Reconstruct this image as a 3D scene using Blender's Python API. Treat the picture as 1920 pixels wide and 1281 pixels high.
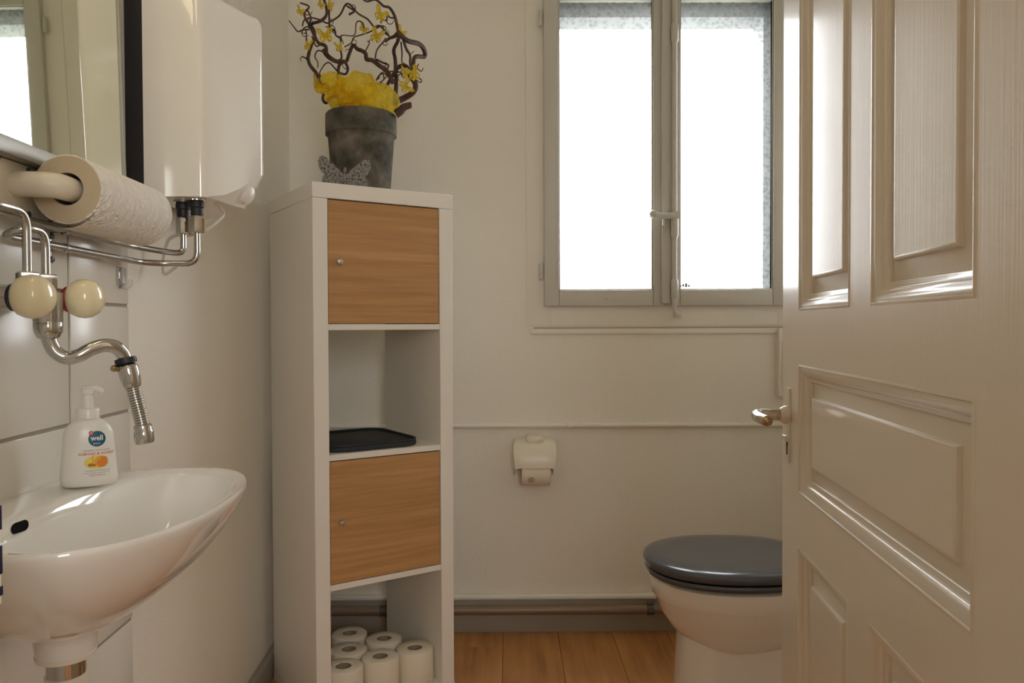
import bpy, bmesh, math, random
from mathutils import Vector, Matrix, noise
R = math.radians
random.seed(7)
for o in list(bpy.data.objects): bpy.data.objects.remove(o)
S = bpy.context.scene
COL = S.collection

# ------------------------------------------------------------------ camera
FPX, PITCH, ROLL, YAW, CH, SY = 1453.9, -.0192, -.0038, -.0058, 1.0874, -1.07
_X1 = Vector((math.cos(YAW), math.sin(YAW), 0)); _Y1 = Vector((-math.sin(YAW), math.cos(YAW), 0)); _Z = Vector((0, 0, 1))
FW = math.cos(PITCH)*_Y1 + math.sin(PITCH)*_Z
_Z2 = -math.sin(PITCH)*_Y1 + math.cos(PITCH)*_Z
RT = math.cos(ROLL)*_X1 + math.sin(ROLL)*_Z2
UP = -math.sin(ROLL)*_X1 + math.cos(ROLL)*_Z2
CAM = Vector((0, 0, CH))
cd = bpy.data.cameras.new('camera'); cam = bpy.data.objects.new('camera', cd); COL.objects.link(cam)
M3 = Matrix((RT, UP, -FW)).transposed()
cam.matrix_world = Matrix.Translation(CAM) @ M3.to_4x4()
cd.sensor_width = 36; cd.sensor_fit = 'HORIZONTAL'; cd.lens = FPX/1920*36
cd.shift_y = SY/1920; cd.clip_start = .01
S.camera = cam

# ------------------------------------------------------------------ world, light, exposure
SKY = 24.0
w = bpy.data.worlds.new('world'); S.world = w; w.use_nodes = True
bg = w.node_tree.nodes['Background']; bg.inputs[0].default_value = (.97, .985, 1.0, 1); bg.inputs[1].default_value = SKY
S.view_settings.view_transform = 'Standard'; S.view_settings.look = 'None'
S.cycles.diffuse_bounces = 6
S.view_settings.exposure = -1.03; S.view_settings.gamma = 1; S.view_settings.use_curve_mapping = False
pl = bpy.data.lights.new('window_portal', 'AREA'); pl.shape = 'RECTANGLE'; pl.size = .80; pl.size_y = 1.12
pl.cycles.is_portal = True
po = bpy.data.objects.new('window_portal', pl); COL.objects.link(po)
po.location = (.555, 2.80, 1.70); po.rotation_euler = (R(-90), 0, 0)

pl2 = bpy.data.lights.new('corridor_fill_portal', 'AREA'); pl2.shape = 'RECTANGLE'; pl2.size = .66; pl2.size_y = .86  # portal for the added corridor opening that gives fill daylight
pl2.cycles.is_portal = True
po2 = bpy.data.objects.new('corridor_fill_portal', pl2); COL.objects.link(po2)
po2.location = (.63, -1.33, 1.6); po2.rotation_euler = (R(90), 0, 0)

# ------------------------------------------------------------------ pixel -> place helpers (1920x1281 frame)
def ray(x, y): return FW + RT*((x-960)/FPX) - UP*((y-640.5-SY)/FPX)
def on_plane(x, y, p, n):
    d = ray(x, y); p = Vector(p); n = Vector(n)
    return CAM + d*((p-CAM).dot(n)/d.dot(n))
def atY(x, y, Y): return on_plane(x, y, (0, Y, 0), (0, 1, 0))
def atZ(x, y, z): return on_plane(x, y, (0, 0, z), (0, 0, 1))
WA = .0404                                     # the left wall is a touch out of square
LO = Vector((-.654, 0, 0)); LX = Vector((math.cos(WA), math.sin(WA), 0)); LY = Vector((-math.sin(WA), math.cos(WA), 0))
def to_lw(P): v = P-LO; return Vector((v.dot(LX), v.dot(LY), v.z))
def lw(x, y, out=0): return to_lw(on_plane(x, y, LO+LX*out, LX))   # (out from wall, along wall, height)
def ls(x, y, s): return to_lw(on_plane(x, y, LO+LY*s, LY))
def from_lw(v): return LO + LX*v[0] + LY*v[1] + _Z*v[2]

# ------------------------------------------------------------------ materials
def newmat(name, color=(.8, .8, .8), rough=.5, metal=0, coat=0, spec=.5, **kw):
    m = bpy.data.materials.new(name); m.use_nodes = True
    b = m.node_tree.nodes['Principled BSDF']
    b.inputs['Base Color'].default_value = (*color, 1); b.inputs['Roughness'].default_value = rough
    b.inputs['Metallic'].default_value = metal; b.inputs['Coat Weight'].default_value = coat
    b.inputs['Specular IOR Level'].default_value = spec
    for k, v in kw.items(): b.inputs[k.replace('_', ' ')].default_value = v
    return m
def nodes(m): return m.node_tree.nodes, m.node_tree.links, m.node_tree.nodes['Principled BSDF']
def coords(m, scale=(1, 1, 1), kind='Object'):
    n, l, b = nodes(m); t = n.new('ShaderNodeTexCoord'); mp = n.new('ShaderNodeMapping')
    mp.inputs['Scale'].default_value = scale; l.new(t.outputs[kind], mp.inputs['Vector']); return mp.outputs['Vector']
def noise_tex(m, vec, scale, detail=4, rough=.5):
    n, l, b = nodes(m); t = n.new('ShaderNodeTexNoise'); t.inputs['Scale'].default_value = scale
    t.inputs['Detail'].default_value = detail; t.inputs['Roughness'].default_value = rough
    l.new(vec, t.inputs['Vector']); return t.outputs['Fac']
def ramp(m, fac, stops):
    n, l, b = nodes(m); r = n.new('ShaderNodeValToRGB'); e = r.color_ramp.elements
    e[0].position, e[0].color = stops[0][0], (*stops[0][1], 1); e[1].position, e[1].color = stops[-1][0], (*stops[-1][1], 1)
    for p, c in stops[1:-1]: x = e.new(p); x.color = (*c, 1)
    l.new(fac, r.inputs['Fac']); return r.outputs['Color']
def bump(m, fac, strength, dist):
    n, l, b = nodes(m); k = n.new('ShaderNodeBump'); k.inputs['Strength'].default_value = strength; k.inputs['Distance'].default_value = dist
    l.new(fac, k.inputs['Height']); l.new(k.outputs['Normal'], b.inputs['Normal'])
def setcol(m, c): n, l, b = nodes(m); l.new(c, b.inputs['Base Color'])

WALLC = (.85, .808, .715)
M = {}
M['wall'] = newmat('woodchip_wall', WALLC, .75)
v = coords(M['wall']); bump(M['wall'], noise_tex(M['wall'], v, 120, 3, .6), .6, .0028)
M['plaster'] = newmat('smooth_plaster', (.85, .81, .72), .6)
v = coords(M['plaster']); bump(M['plaster'], noise_tex(M['plaster'], v, 60, 3), .12, .002)
M['ceil'] = newmat('ceiling_paint', (.87, .83, .76), .8)
M['tile'] = newmat('glazed_white_tile', (.81, .775, .71), .22)
v = coords(M['tile']); bump(M['tile'], noise_tex(M['tile'], v, 9, 2), .06, .004)
M['grout'] = newmat('grout', (.36, .32, .26), .9)
M['base_grey'] = newmat('grey_baseboard_paint', (.36, .32, .255), .5)
M['wpaint'] = newmat('window_paint', (.60, .58, .515), .38)
v = coords(M['wpaint'], (1, 1, .2)); bump(M['wpaint'], noise_tex(M['wpaint'], v, 60, 2), .08, .002)
M['door'] = newmat('door_gloss_paint', (.71, .645, .54), .36, coat=.40, Coat_Roughness=.12)
v = coords(M['door'], (60, 60, 1.2)); bump(M['door'], noise_tex(M['door'], v, 4, 3, .6), .15, .0016)
M['cab'] = newmat('cream_laminate', (.85, .81, .73), .45)
M['steel'] = newmat('brushed_nickel', (.62, .60, .56), .28, 1)
M['chrome'] = newmat('chrome', (.56, .555, .54), .08, 1)
M['pipechrome'] = newmat('satin_chrome_pipe', (.52, .51, .49), .22, 1)
M['brass'] = newmat('worn_nickel_brass', (.50, .42, .30), .22, 1)
v = coords(M['brass']); setcol(M['brass'], ramp(M['brass'], noise_tex(M['brass'], v, 50, 3), [(.4, (.42, .32, .18)), (.6, (.66, .62, .55))]))
M['ceramic'] = newmat('white_ceramic', (.84, .815, .76), .08, coat=.5, Coat_Roughness=.03)
M['cream'] = newmat('cream_plastic', (.82, .76, .63), .28)
M['ivory'] = newmat('ivory_knob', (.86, .77, .52), .16, coat=.4, Subsurface_Weight=.15)
M['white_pl'] = newmat('white_plastic', (.86, .83, .77), .28)
M['heater'] = newmat('white_enamel', (.84, .81, .74), .10, coat=.4, Coat_Roughness=.04)
M['black'] = newmat('black_plastic', (.012, .011, .014), .5)
M['red'] = newmat('red_ring', (.35, .015, .03), .3)
M['blue'] = newmat('blue_ring', (.012, .012, .05), .3)
M['dark'] = newmat('dark_hole', (.006, .005, .007), .95, spec=.1)
M['mirror'] = newmat('mirror_glass', (.80, .82, .70), .015, 1)
M['alu'] = newmat('aluminium', (.36, .345, .31), .4, .35)
M['seat'] = newmat('slate_grey_seat', (.060, .066, .080), .22, coat=.3)
M['tray'] = newmat('dark_slate_fabric', (.016, .021, .026), .65)
v = coords(M['tray']); bump(M['tray'], noise_tex(M['tray'], v, 500, 2), .3, .001)
M['copper'] = newmat('brown_painted_pipe', (.26, .185, .13), .38, .25)
M['paper'] = newmat('embossed_paper', (.83, .77, .67), .85)
n, l, b = nodes(M['paper']); v = coords(M['paper'])
wv = n.new('ShaderNodeTexWave'); wv.wave_type = 'RINGS'; wv.inputs['Scale'].default_value = 34; wv.inputs['Distortion'].default_value = 9; wv.inputs['Detail'].default_value = 1.2
wv.inputs['Detail Scale'].default_value = 1.6
l.new(v, wv.inputs['Vector']); bump(M['paper'], wv.outputs['Fac'], .9, .0022)
M['paper_end'] = newmat('paper_roll_end', (.55, .45, .31), .95)
v = coords(M['paper_end']); bump(M['paper_end'], noise_tex(M['paper_end'], v, 300, 3), .4, .001)
M['card'] = newmat('cardboard', (.34, .27, .20), .9)
M['tissue'] = newmat('toilet_tissue', (.83, .76, .62), .9)
n, l, b = nodes(M['tissue']); v = coords(M['tissue']); vo = n.new('ShaderNodeTexVoronoi'); vo.inputs['Scale'].default_value = 30
l.new(v, vo.inputs['Vector'])
setcol(M['tissue'], ramp(M['tissue'], vo.outputs['Distance'], [(.0, (.70, .60, .30)), (.07, (.62, .56, .28)), (.11, (.83, .76, .62)), (1, (.83, .76, .62))]))
bump(M['tissue'], noise_tex(M['tissue'], v, 120, 3), .25, .002)
M['tissue_plain'] = newmat('plain_tissue', (.82, .72, .60), .9)
M['greenprint'] = newmat('green_print', (.42, .44, .14), .8)
M['twig'] = newmat('hazel_twig_bark', (.065, .030, .020), .65)
v = coords(M['twig']); bump(M['twig'], noise_tex(M['twig'], v, 160, 4), .5, .002)
setcol(M['twig'], ramp(M['twig'], noise_tex(M['twig'], v, 25, 3), [(.35, (.040, .020, .016)), (.65, (.115, .050, .028))]))
M['felt'] = newmat('yellow_felt', (.68, .48, .02), .8)
M['tulle'] = newmat('yellow_tulle', (.93, .74, .06), .6)
n, l, b = nodes(M['tulle']); out = n['Material Output']
tr = n.new('ShaderNodeBsdfTranslucent'); tr.inputs['Color'].default_value = (.95, .78, .08, 1)
tp = n.new('ShaderNodeBsdfTransparent'); tp.inputs['Color'].default_value = (1, .92, .45, 1)
mx = n.new('ShaderNodeMixShader'); mx.inputs[0].default_value = .5; l.new(b.outputs[0], mx.inputs[1]); l.new(tr.outputs[0], mx.inputs[2])
mx2 = n.new('ShaderNodeMixShader'); v = coords(M['tulle'])
mr = n.new('ShaderNodeMapRange'); mr.inputs[1].default_value = .3; mr.inputs[2].default_value = .7; mr.inputs[3].default_value = .32; mr.inputs[4].default_value = .78
l.new(noise_tex(M['tulle'], v, 22, 4), mr.inputs[0]); l.new(mr.outputs[0], mx2.inputs[0])
l.new(mx.outputs[0], mx2.inputs[1]); l.new(tp.outputs[0], mx2.inputs[2]); l.new(mx2.outputs[0], out.inputs['Surface'])
bump(M['tulle'], noise_tex(M['tulle'], v, 160, 3, .7), .35, .002)
M['pot'] = newmat('weathered_grey_terracotta', (.1, .1, .09), .85)
v = coords(M['pot']); setcol(M['pot'], ramp(M['pot'], noise_tex(M['pot'], v, 13, 6, .62), [(.36, (.036, .034, .024)), (.50, (.085, .076, .055)), (.60, (.14, .115, .085)), (.72, (.22, .185, .145))]))
bump(M['pot'], noise_tex(M['pot'], v, 70, 4), .35, .003)
M['glitter'] = newmat('silver_glitter', (.36, .33, .30), .45, .3)
n, l, b = nodes(M['glitter']); v = coords(M['glitter']); vo = n.new('ShaderNodeTexVoronoi'); vo.inputs['Scale'].default_value = 260; l.new(v, vo.inputs['Vector'])
setcol(M['glitter'], ramp(M['glitter'], noise_tex(M['glitter'], v, 170, 2), [(.38, (.05, .045, .04)), (.46, (.21, .19, .17)), (.70, (.31, .285, .255))]))
mr = n.new('ShaderNodeMapRange'); mr.inputs[1].default_value = .1; mr.inputs[2].default_value = .2; mr.inputs[3].default_value = 1; mr.inputs[4].default_value = .1
l.new(vo.outputs['Distance'], mr.inputs[0]); l.new(mr.outputs[0], b.inputs['Metallic'])
nb = n.new('ShaderNodeBump'); nb.inputs['Strength'].default_value = 1; nb.inputs['Distance'].default_value = .002
l.new(vo.outputs['Distance'], nb.inputs['Height']); l.new(nb.outputs[0], b.inputs['Normal'])
M['glit_edge'] = newmat('pale_wood_edge', (.62, .58, .52), .6)
M['clear'] = newmat('clear_acrylic', (.97, .97, .95), .03, Transmission_Weight=.95, IOR=1.3)
M['screw'] = newmat('small_screw', (.14, .13, .12), .4, .6)
M['cord'] = newmat('white_cord', (.72, .68, .60), .4)
# door wood fronts
def oak(name, seed, ax=0):
    m = newmat(name, (.5, .3, .15), .42)
    n, l, b = nodes(m)
    t = n.new('ShaderNodeTexCoord'); mp = n.new('ShaderNodeMapping'); mp.inputs['Location'].default_value = (seed, seed*.7, seed*1.3)
    mp.inputs['Scale'].default_value = (1.1, 1, 26); l.new(t.outputs['Object'], mp.inputs['Vector'])
    f1 = noise_tex(m, mp.outputs['Vector'], 2.2, 6, .65)
    mp2 = n.new('ShaderNodeMapping'); mp2.inputs['Scale'].default_value = (.0, .0, 8.6); mp2.inputs['Location'].default_value = (0, 0, seed)
    l.new(t.outputs['Object'], mp2.inputs['Vector'])
    vo = n.new('ShaderNodeTexVoronoi'); vo.voronoi_dimensions = '3D'; vo.inputs['Scale'].default_value = 1; l.new(mp2.outputs['Vector'], vo.inputs['Vector'])
    sx = n.new('ShaderNodeSeparateColor'); l.new(vo.outputs['Color'], sx.inputs[0])
    ad = n.new('ShaderNodeMath'); ad.operation = 'MULTIPLY_ADD'; ad.inputs[1].default_value = .28; l.new(sx.outputs[0], ad.inputs[0])
    sb = n.new('ShaderNodeMath'); sb.operation = 'SUBTRACT'; sb.inputs[1].default_value = .14; l.new(f1, sb.inputs[0]); l.new(sb.outputs[0], ad.inputs[2])
    setcol(m, ramp(m, ad.outputs[0], [(.25, (.40, .205, .075)), (.5, (.53, .290, .115)), (.78, (.63, .375, .165))]))
    return m
M['oak'] = oak('oak_veneer', 3.1); M['oak2'] = oak('oak_veneer_streaked', 8.4)
# floor planks: colour differs a little per plank
m = M['plank'] = newmat('laminate_plank', (.4, .2, .08), .38)
n, l, b = nodes(m); t = n.new('ShaderNodeTexCoord'); oi = n.new('ShaderNodeObjectInfo')
mp = n.new('ShaderNodeMapping'); mp.inputs['Scale'].default_value = (22, 1.1, 1); l.new(t.outputs['Object'], mp.inputs['Vector'])
cx = n.new('ShaderNodeCombineXYZ'); mu = n.new('ShaderNodeMath'); mu.operation = 'MULTIPLY'; mu.inputs[1].default_value = 37; l.new(oi.outputs['Random'], mu.inputs[0])
l.new(mu.outputs[0], cx.inputs[0]); l.new(mu.outputs[0], cx.inputs[1]); l.new(cx.outputs[0], mp.inputs['Location'])
f = noise_tex(m, mp.outputs['Vector'], 1.6, 6, .6)
mp3 = n.new('ShaderNodeMapping'); mp3.inputs['Scale'].default_value = (6, 2.2, 1); l.new(t.outputs['Object'], mp3.inputs['Vector']); l.new(cx.outputs[0], mp3.inputs['Location'])
kn = noise_tex(m, mp3.outputs['Vector'], 1.7, 3)
ad = n.new('ShaderNodeMath'); ad.operation = 'MULTIPLY_ADD'; ad.inputs[1].default_value = .6; l.new(f, ad.inputs[0])
ml = n.new('ShaderNodeMath'); ml.operation = 'MULTIPLY'; ml.inputs[1].default_value = .4; l.new(kn, ml.inputs[0]); l.new(ml.outputs[0], ad.inputs[2])
setcol(m, ramp(m, ad.outputs[0], [(.28, (.24, .085, .022)), (.42, (.46, .205, .065)), (.62, (.60, .29, .10))]))
M['gap'] = newmat('plank_gap', (.08, .035, .015), .8)
# window glass: pebbled, lets the daylight through
m = M['glass'] = newmat('pebbled_glass', (.9, .95, .95), .15)
n, l, b = nodes(m); out = n['Material Output']; v = coords(m)
vo = n.new('ShaderNodeTexVoronoi'); vo.feature = 'SMOOTH_F1'; vo.inputs['Scale'].default_value = 78; l.new(v, vo.inputs['Vector'])
tp = n.new('ShaderNodeBsdfTransparent')
tl = n.new('ShaderNodeBsdfTranslucent'); tl.inputs['Color'].default_value = (.88, .93, .95, 1)
gl = n.new('ShaderNodeBsdfGlossy'); gl.inputs['Roughness'].default_value = .12
l.new(ramp(m, vo.outputs['Distance'], [(.08, (.72, .75, .77)), (.5, (1, 1, 1))]), tp.inputs['Color'])
kb = n.new('ShaderNodeBump'); kb.inputs['Strength'].default_value = 1; kb.inputs['Distance'].default_value = .004; l.new(vo.outputs['Distance'], kb.inputs['Height'])
l.new(kb.outputs[0], tl.inputs['Normal']); l.new(kb.outputs[0], gl.inputs['Normal'])
m1 = n.new('ShaderNodeMixShader'); m1.inputs[0].default_value = .05; l.new(tp.outputs[0], m1.inputs[1]); l.new(tl.outputs[0], m1.inputs[2])
m2 = n.new('ShaderNodeMixShader'); m2.inputs[0].default_value = .05; l.new(m1.outputs[0], m2.inputs[1]); l.new(gl.outputs[0], m2.inputs[2])
l.new(m2.outputs[0], out.inputs['Surface'])
M['outer'] = newmat('exterior_render', (.27, .275, .28), .9)
M['ground'] = newmat('exterior_ground', (.22, .23, .2), .95)
m = M['opal'] = newmat('fill_lamp_glass', (.9, .85, .75), .3)
FILL_LAMP = 13.0  # strength of the added fill lamp
b = nodes(m)[2]; b.inputs['Emission Color'].default_value = (1, .78, .50, 1); b.inputs['Emission Strength'].default_value = FILL_LAMP

# ------------------------------------------------------------------ mesh helpers
def finish(name, bm, mat, parent=None, smooth=40, origin=(0, 0, 0)):
    if any(origin): bmesh.ops.translate(bm, verts=bm.verts, vec=-Vector(origin))
    bmesh.ops.remove_doubles(bm, verts=bm.verts, dist=1e-6)
    bmesh.ops.recalc_face_normals(bm, faces=bm.faces)
    me = bpy.data.meshes.new(name); bm.to_mesh(me); bm.free()
    if smooth:
        me.shade_smooth(); me.set_sharp_from_angle(angle=R(smooth))
    me.materials.append(M[mat] if isinstance(mat, str) else mat)
    o = bpy.data.objects.new(name, me); COL.objects.link(o)
    if parent is not None: o.parent = parent
    return o
def tag(o, label=None, cat=None, group=None, kind=None):
    if label: o['label'] = label
    if cat: o['category'] = cat
    if group: o['group'] = group
    if kind: o['kind'] = kind
    return o
def thing(name, label, cat, loc=(0, 0, 0), rotz=0, group=None, kind=None):
    o = bpy.data.objects.new(name, None); COL.objects.link(o); o.empty_display_size = .05
    o.location = loc; o.rotation_euler = (0, 0, rotz); return tag(o, label, cat, group, kind)
def lthing(name, label, cat, base, group=None):            # a thing laid out in left-wall coordinates
    return thing(name, label, cat, from_lw(base), WA, group)
def box(bm, a, c, bev=0, seg=2):
    r = bmesh.ops.create_cube(bm, size=1)
    a, c = Vector(a), Vector(c)
    for v in r['verts']: v.co = Vector([a[i]+(c[i]-a[i])*(v.co[i]+.5) for i in range(3)])
    if bev:
        es = list({e for v in r['verts'] for e in v.link_edges})
        bmesh.ops.bevel(bm, geom=es, offset=bev, segments=seg, affect='EDGES', profile=.5)
def frame_of(d):
    d = Vector(d).normalized(); a = Vector((0, 0, 1)) if abs(d.z) < .95 else Vector((1, 0, 0))
    x = a.cross(d).normalized(); return x, d.cross(x).normalized(), d
def loft(bm, rings, close=True, cap0=True, cap1=True):
    vs = [[bm.verts.new(p) for p in r] for r in rings]
    n = len(vs[0])
    for i in range(len(vs)-1):
        for j in range(n if close else n-1):
            k = (j+1) % n
            bm.faces.new((vs[i][j], vs[i][k], vs[i+1][k], vs[i+1][j]))
    if cap0: bm.faces.new(vs[0])
    if cap1: bm.faces.new(vs[-1])
    return vs
def lathe(bm, prof, origin=(0, 0, 0), axis=(0, 0, 1), seg=32, cap0=False, cap1=False, lobes=0, amp=0):
    x, y, d = frame_of(axis); o = Vector(origin); rings = []
    for r, h in prof:
        ring = []
        for i in range(seg):
            t = 2*math.pi*i/seg; q = r*(1+amp*math.cos(lobes*t)) if lobes else r
            ring.append(o+d*h+(x*math.cos(t)+y*math.sin(t))*max(q, 1e-5))
        rings.append(ring)
    loft(bm, rings, True, cap0, cap1)
def cyl(bm, p, q, r, r2=None, seg=20):
    p, q = Vector(p), Vector(q); lathe(bm, [(r, 0), (r if r2 is None else r2, (q-p).length)], p, q-p, seg, True, True)
def spline(pts, n=8):
    pts = [Vector(p) for p in pts]; out = []
    P = [pts[0]*2-pts[1]]+pts+[pts[-1]*2-pts[-2]]
    for i in range(1, len(P)-2):
        a, b, c, d = P[i-1:i+3]
        for k in range(n):
            t = k/n
            out.append(.5*((2*b)+(c-a)*t+(2*a-5*b+4*c-d)*t*t+(3*b-a-3*c+d)*t**3))
    out.append(pts[-1]); return out
def tube(bm, pts, r, seg=12, n=8, smooth=True):
    P = spline(pts, n) if smooth else [Vector(p) for p in pts]
    m = len(P); rr = (lambda t: r) if not isinstance(r, (list, tuple)) else (lambda t: r[0]+(r[1]-r[0])*t)
    x = None; rings = []
    for i, p in enumerate(P):
        d = (P[min(i+1, m-1)]-P[max(i-1, 0)]).normalized()
        if x is None: x = frame_of(d)[0]
        x = (x-d*x.dot(d)).normalized(); y = d.cross(x); q = rr(i/(m-1))
        rings.append([p+(x*math.cos(2*math.pi*k/seg)+y*math.sin(2*math.pi*k/seg))*q for k in range(seg)])
    loft(bm, rings)
def bent(pts, rad, n=6):                                  # straight runs joined by rounded corners
    pts = [Vector(p) for p in pts]; out = [pts[0]]
    for i in range(1, len(pts)-1):
        a, b, c = pts[i-1:i+2]; u = (a-b); w_ = (c-b)
        q = min(rad, u.length*.49, w_.length*.49); p0 = b+u.normalized()*q; p1 = b+w_.normalized()*q
        for k in range(n+1):
            t = k/n; out.append(p0*(1-t)**2+b*2*t*(1-t)+p1*t*t)
    out.append(pts[-1]); return out
def prism(bm, outline, x, y, d, origin, bev=0, seg=2):    # extrude a 2D outline (u,v) by vector d
    o, x, y, d = Vector(origin), Vector(x), Vector(y), Vector(d)
    a = [bm.verts.new(o+x*u+y*v_) for u, v_ in outline]; b_ = [bm.verts.new(v_.co+d) for v_ in a]
    n = len(a); f0 = bm.faces.new(a); f1 = bm.faces.new(b_[::-1])
    for i in range(n): bm.faces.new((a[i], a[(i+1) % n], b_[(i+1) % n], b_[i]))
    if bev:
        bmesh.ops.bevel(bm, geom=list(set(f0.edges) | set(f1.edges)), offset=bev, segments=seg, affect='EDGES', profile=.5)
def rrect(x0, y0, x1, y1, r, n=5):
    out = []
    for cx_, cy_, a0 in ((x1-r, y1-r, 0), (x0+r, y1-r, 90), (x0+r, y0+r, 180), (x1-r, y0+r, 270)):
        for k in range(n+1): t = R(a0+90*k/n); out.append((cx_+r*math.cos(t), cy_+r*math.sin(t)))
    return out
def superring(cx_, cy_, a0, a1, b_, e, z, N=48):          # x from cx-a0 to cx+a1, y +-b
    out = []
    for i in range(N):
        t = 2*math.pi*i/N; c, s_ = math.cos(t), math.sin(t)
        X = abs(c)**(2/e)*(a1 if c > 0 else -a0); Y = math.copysign(abs(s_)**(2/e), s_)*b_
        out.append(Vector((cx_+X, cy_+Y, z)))
    return out
BM = bmesh.new
def part(name, mat, parent, fn, *a, smooth=40, origin=(0, 0, 0), **k):
    bm = BM(); fn(bm, *a, **k); return finish(name, bm, mat, parent, smooth, origin)
def copy_tree(o, parent=None):
    c = o.copy(); COL.objects.link(c)
    if parent is not None: c.parent = parent
    for ch in list(o.children): copy_tree(ch, c)
    return c

# ================================================================== STRUCTURE
D = 2.75; XR = 1.12; HC = 2.52; YF = .565; YB = -1.3
def wl(s): p = from_lw((0, s, 0)); return p.x, p.y
def struct(name, mat, fn, *a, **k): return tag(part(name, mat, None, fn, *a, **k), kind='structure')
# floor
def fl(bm): box(bm, (-1.4, YB, -.12), (1.7, D+.3, -.012))
floor = struct('floor', 'gap', fl)
PW = .193
meshes = {}
k = 0
for i in range(16):
    x0 = -1.37+i*PW; y = YB-.2+((i*.47) % 1.29)-1.29
    while y < D:
        y0, y1 = max(y, YB), min(y+1.29, D); y += 1.29
        if y1-y0 < .02: continue
        key = round(y1-y0, 3)
        if key not in meshes:
            bm = BM(); box(bm, (0, 0, -.012), (PW-.0012, key-.0012, 0), .0006, 1)
            o = finish('plank', bm, 'plank', floor); meshes[key] = o.data
        else:
            o = bpy.data.objects.new('plank', meshes[key]); COL.objects.link(o); o.parent = floor
        o.location = (x0, y0, 0)
struct('ceiling', 'ceil', lambda bm: box(bm, (-1.4, YB, HC), (1.7, D+.3, HC+.1)))
# left wall, parallel to the wall frame
wroot = struct('wall_left', 'wall', lambda bm: box(bm, (-.2, YF-.1, 0), (0, D+.35, HC)))
wroot.location = LO; wroot.rotation_euler = (0, 0, WA)
TS = [1.46-.215*i for i in range(5)]; TZ = [1.324-.196*i for i in range(8)]
part('grout', 'grout', wroot, lambda bm: box(bm, (-.01, TS[-1], .005), (.0012, TS[0]-.003, 1.324)))
tile_me = None
for s1 in TS[:-1]:
    for z1 in TZ[:-1]:
        g = .0028; z0 = max(z1-.196, .07)
        if z1 <= .08: continue
        full = z0 == z1-.196
        if tile_me is None or not full:
            o = part('tile', 'tile', wroot, lambda bm: box(bm, (0, 0, 0), (.004, .215-2*g, z1-z0-2*g), .0014, 2))
            if full: tile_me = o.data
        else:
            o = bpy.data.objects.new('tile', tile_me); COL.objects.link(o); o.parent = wroot
        o.location = (0, s1-.215+g, z0+g)
bb = struct('baseboard_left', 'base_grey', lambda bm: box(bm, (0, YF, 0), (.022, D+.02, .078), .004))
bb.location = LO; bb.rotation_euler = (0, 0, WA)
# back wall with the window opening
WX0, WX1, WZ0, WZ1 = .150, .965, 1.175, 2.262
def backwall(bm):
    T = .17
    for a, c in (((-1.1, D, 0), (WX0, D+T, HC)), ((WX1, D, 0), (XR+.2, D+T, HC)), ((WX0, D, 0), (WX1, D+T, WZ0)), ((WX0, D, WZ1), (WX1, D+T, HC))): box(bm, a, c)
struct('wall_back', 'wall', backwall)
def reveal(bm):                                            # shallow outer reveal with a shutter box over the top of the panes
    y0, y1 = D+.055, D+.17
    box(bm, (WX0-.01, y0, 2.195), (WX1+.01, y1, WZ1)); box(bm, (.925, y0, WZ0), (WX1, y1, WZ1)); box(bm, (WX0, y0, WZ0), (WX0+.015, y1, WZ1))
    box(bm, (WX0, y0, WZ0), (WX1, y1+.04, WZ0+.02))
struct('trim_1', 'outer', reveal)
struct('wall_right', 'wall', lambda bm: box(bm, (XR, YF-.1, 0), (XR+.15, D+.3, HC)))
# wall with the doorway the camera looks through
DX0, DX1, DZ = -.3778, .40, 2.06
def frontwall(bm):
    box(bm, (-1.4, YF-.13, 0), (DX0-.03, YF, HC)); box(bm, (DX1+.03, YF-.13, 0), (1.7, YF, HC)); box(bm, (DX0-.03, YF-.13, DZ+.03), (DX1+.03, YF, HC))
struct('wall_front', 'plaster', frontwall)
struct('wall_corridor_left', 'plaster', lambda bm: box(bm, (-1.5, YB, 0), (-1.4, YF-.1, HC)))
struct('wall_corridor_right', 'plaster', lambda bm: box(bm, (1.7, YB, 0), (1.8, YF-.1, HC)))
def cback(bm):                                             # unseen window opening added behind the camera to let in fill daylight
    for a, c in (((-1.4, YB-.1, 0), (.30, YB, HC)), ((.96, YB-.1, 0), (1.7, YB, HC)), ((.30, YB-.1, 0), (.96, YB, 1.17)), ((.30, YB-.1, 2.03), (.96, YB, HC))): box(bm, a, c)
struct('wall_corridor_back', 'plaster', cback)
# door frame
def jambs(bm):
    box(bm, (DX0-.03, YF-.15, 0), (DX0-.002, YF+.012, DZ+.03), .003)
    box(bm, (DX1+.002, YF-.15, 0), (DX1+.03, YF+.012, DZ+.03), .003)
    box(bm, (DX0-.03, YF-.15, DZ), (DX1+.03, YF+.012, DZ+.03), .003)
jm = struct('trim_2', 'door', jambs)
def strike(bm):
    z0, z1 = .882, .970; x = DX0-.002
    box(bm, (x, YF-.012, z0), (x+.0035, YF+.010, z1), .001, 1)
sp = part('strike_plate', 'cream', jm, strike)
for za, zb in ((.938, .956), (.905, .926), (.889, .896)):
    part('latch_hole', 'blue', sp, lambda bm: box(bm, (DX0+.0012, YF-.004, za), (DX0+.002, YF+.0104, zb), .0003, 1))
# back wall baseboard, plaster lip
struct('baseboard_back', 'base_grey', lambda bm: box(bm, (-.80, D-.019, 0), (XR, D, .117), .003))
struct('trim_3', 'plaster', lambda bm: box(bm, (-.80, D-.026, .117), (XR, D, .135), .006, 3))

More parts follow.
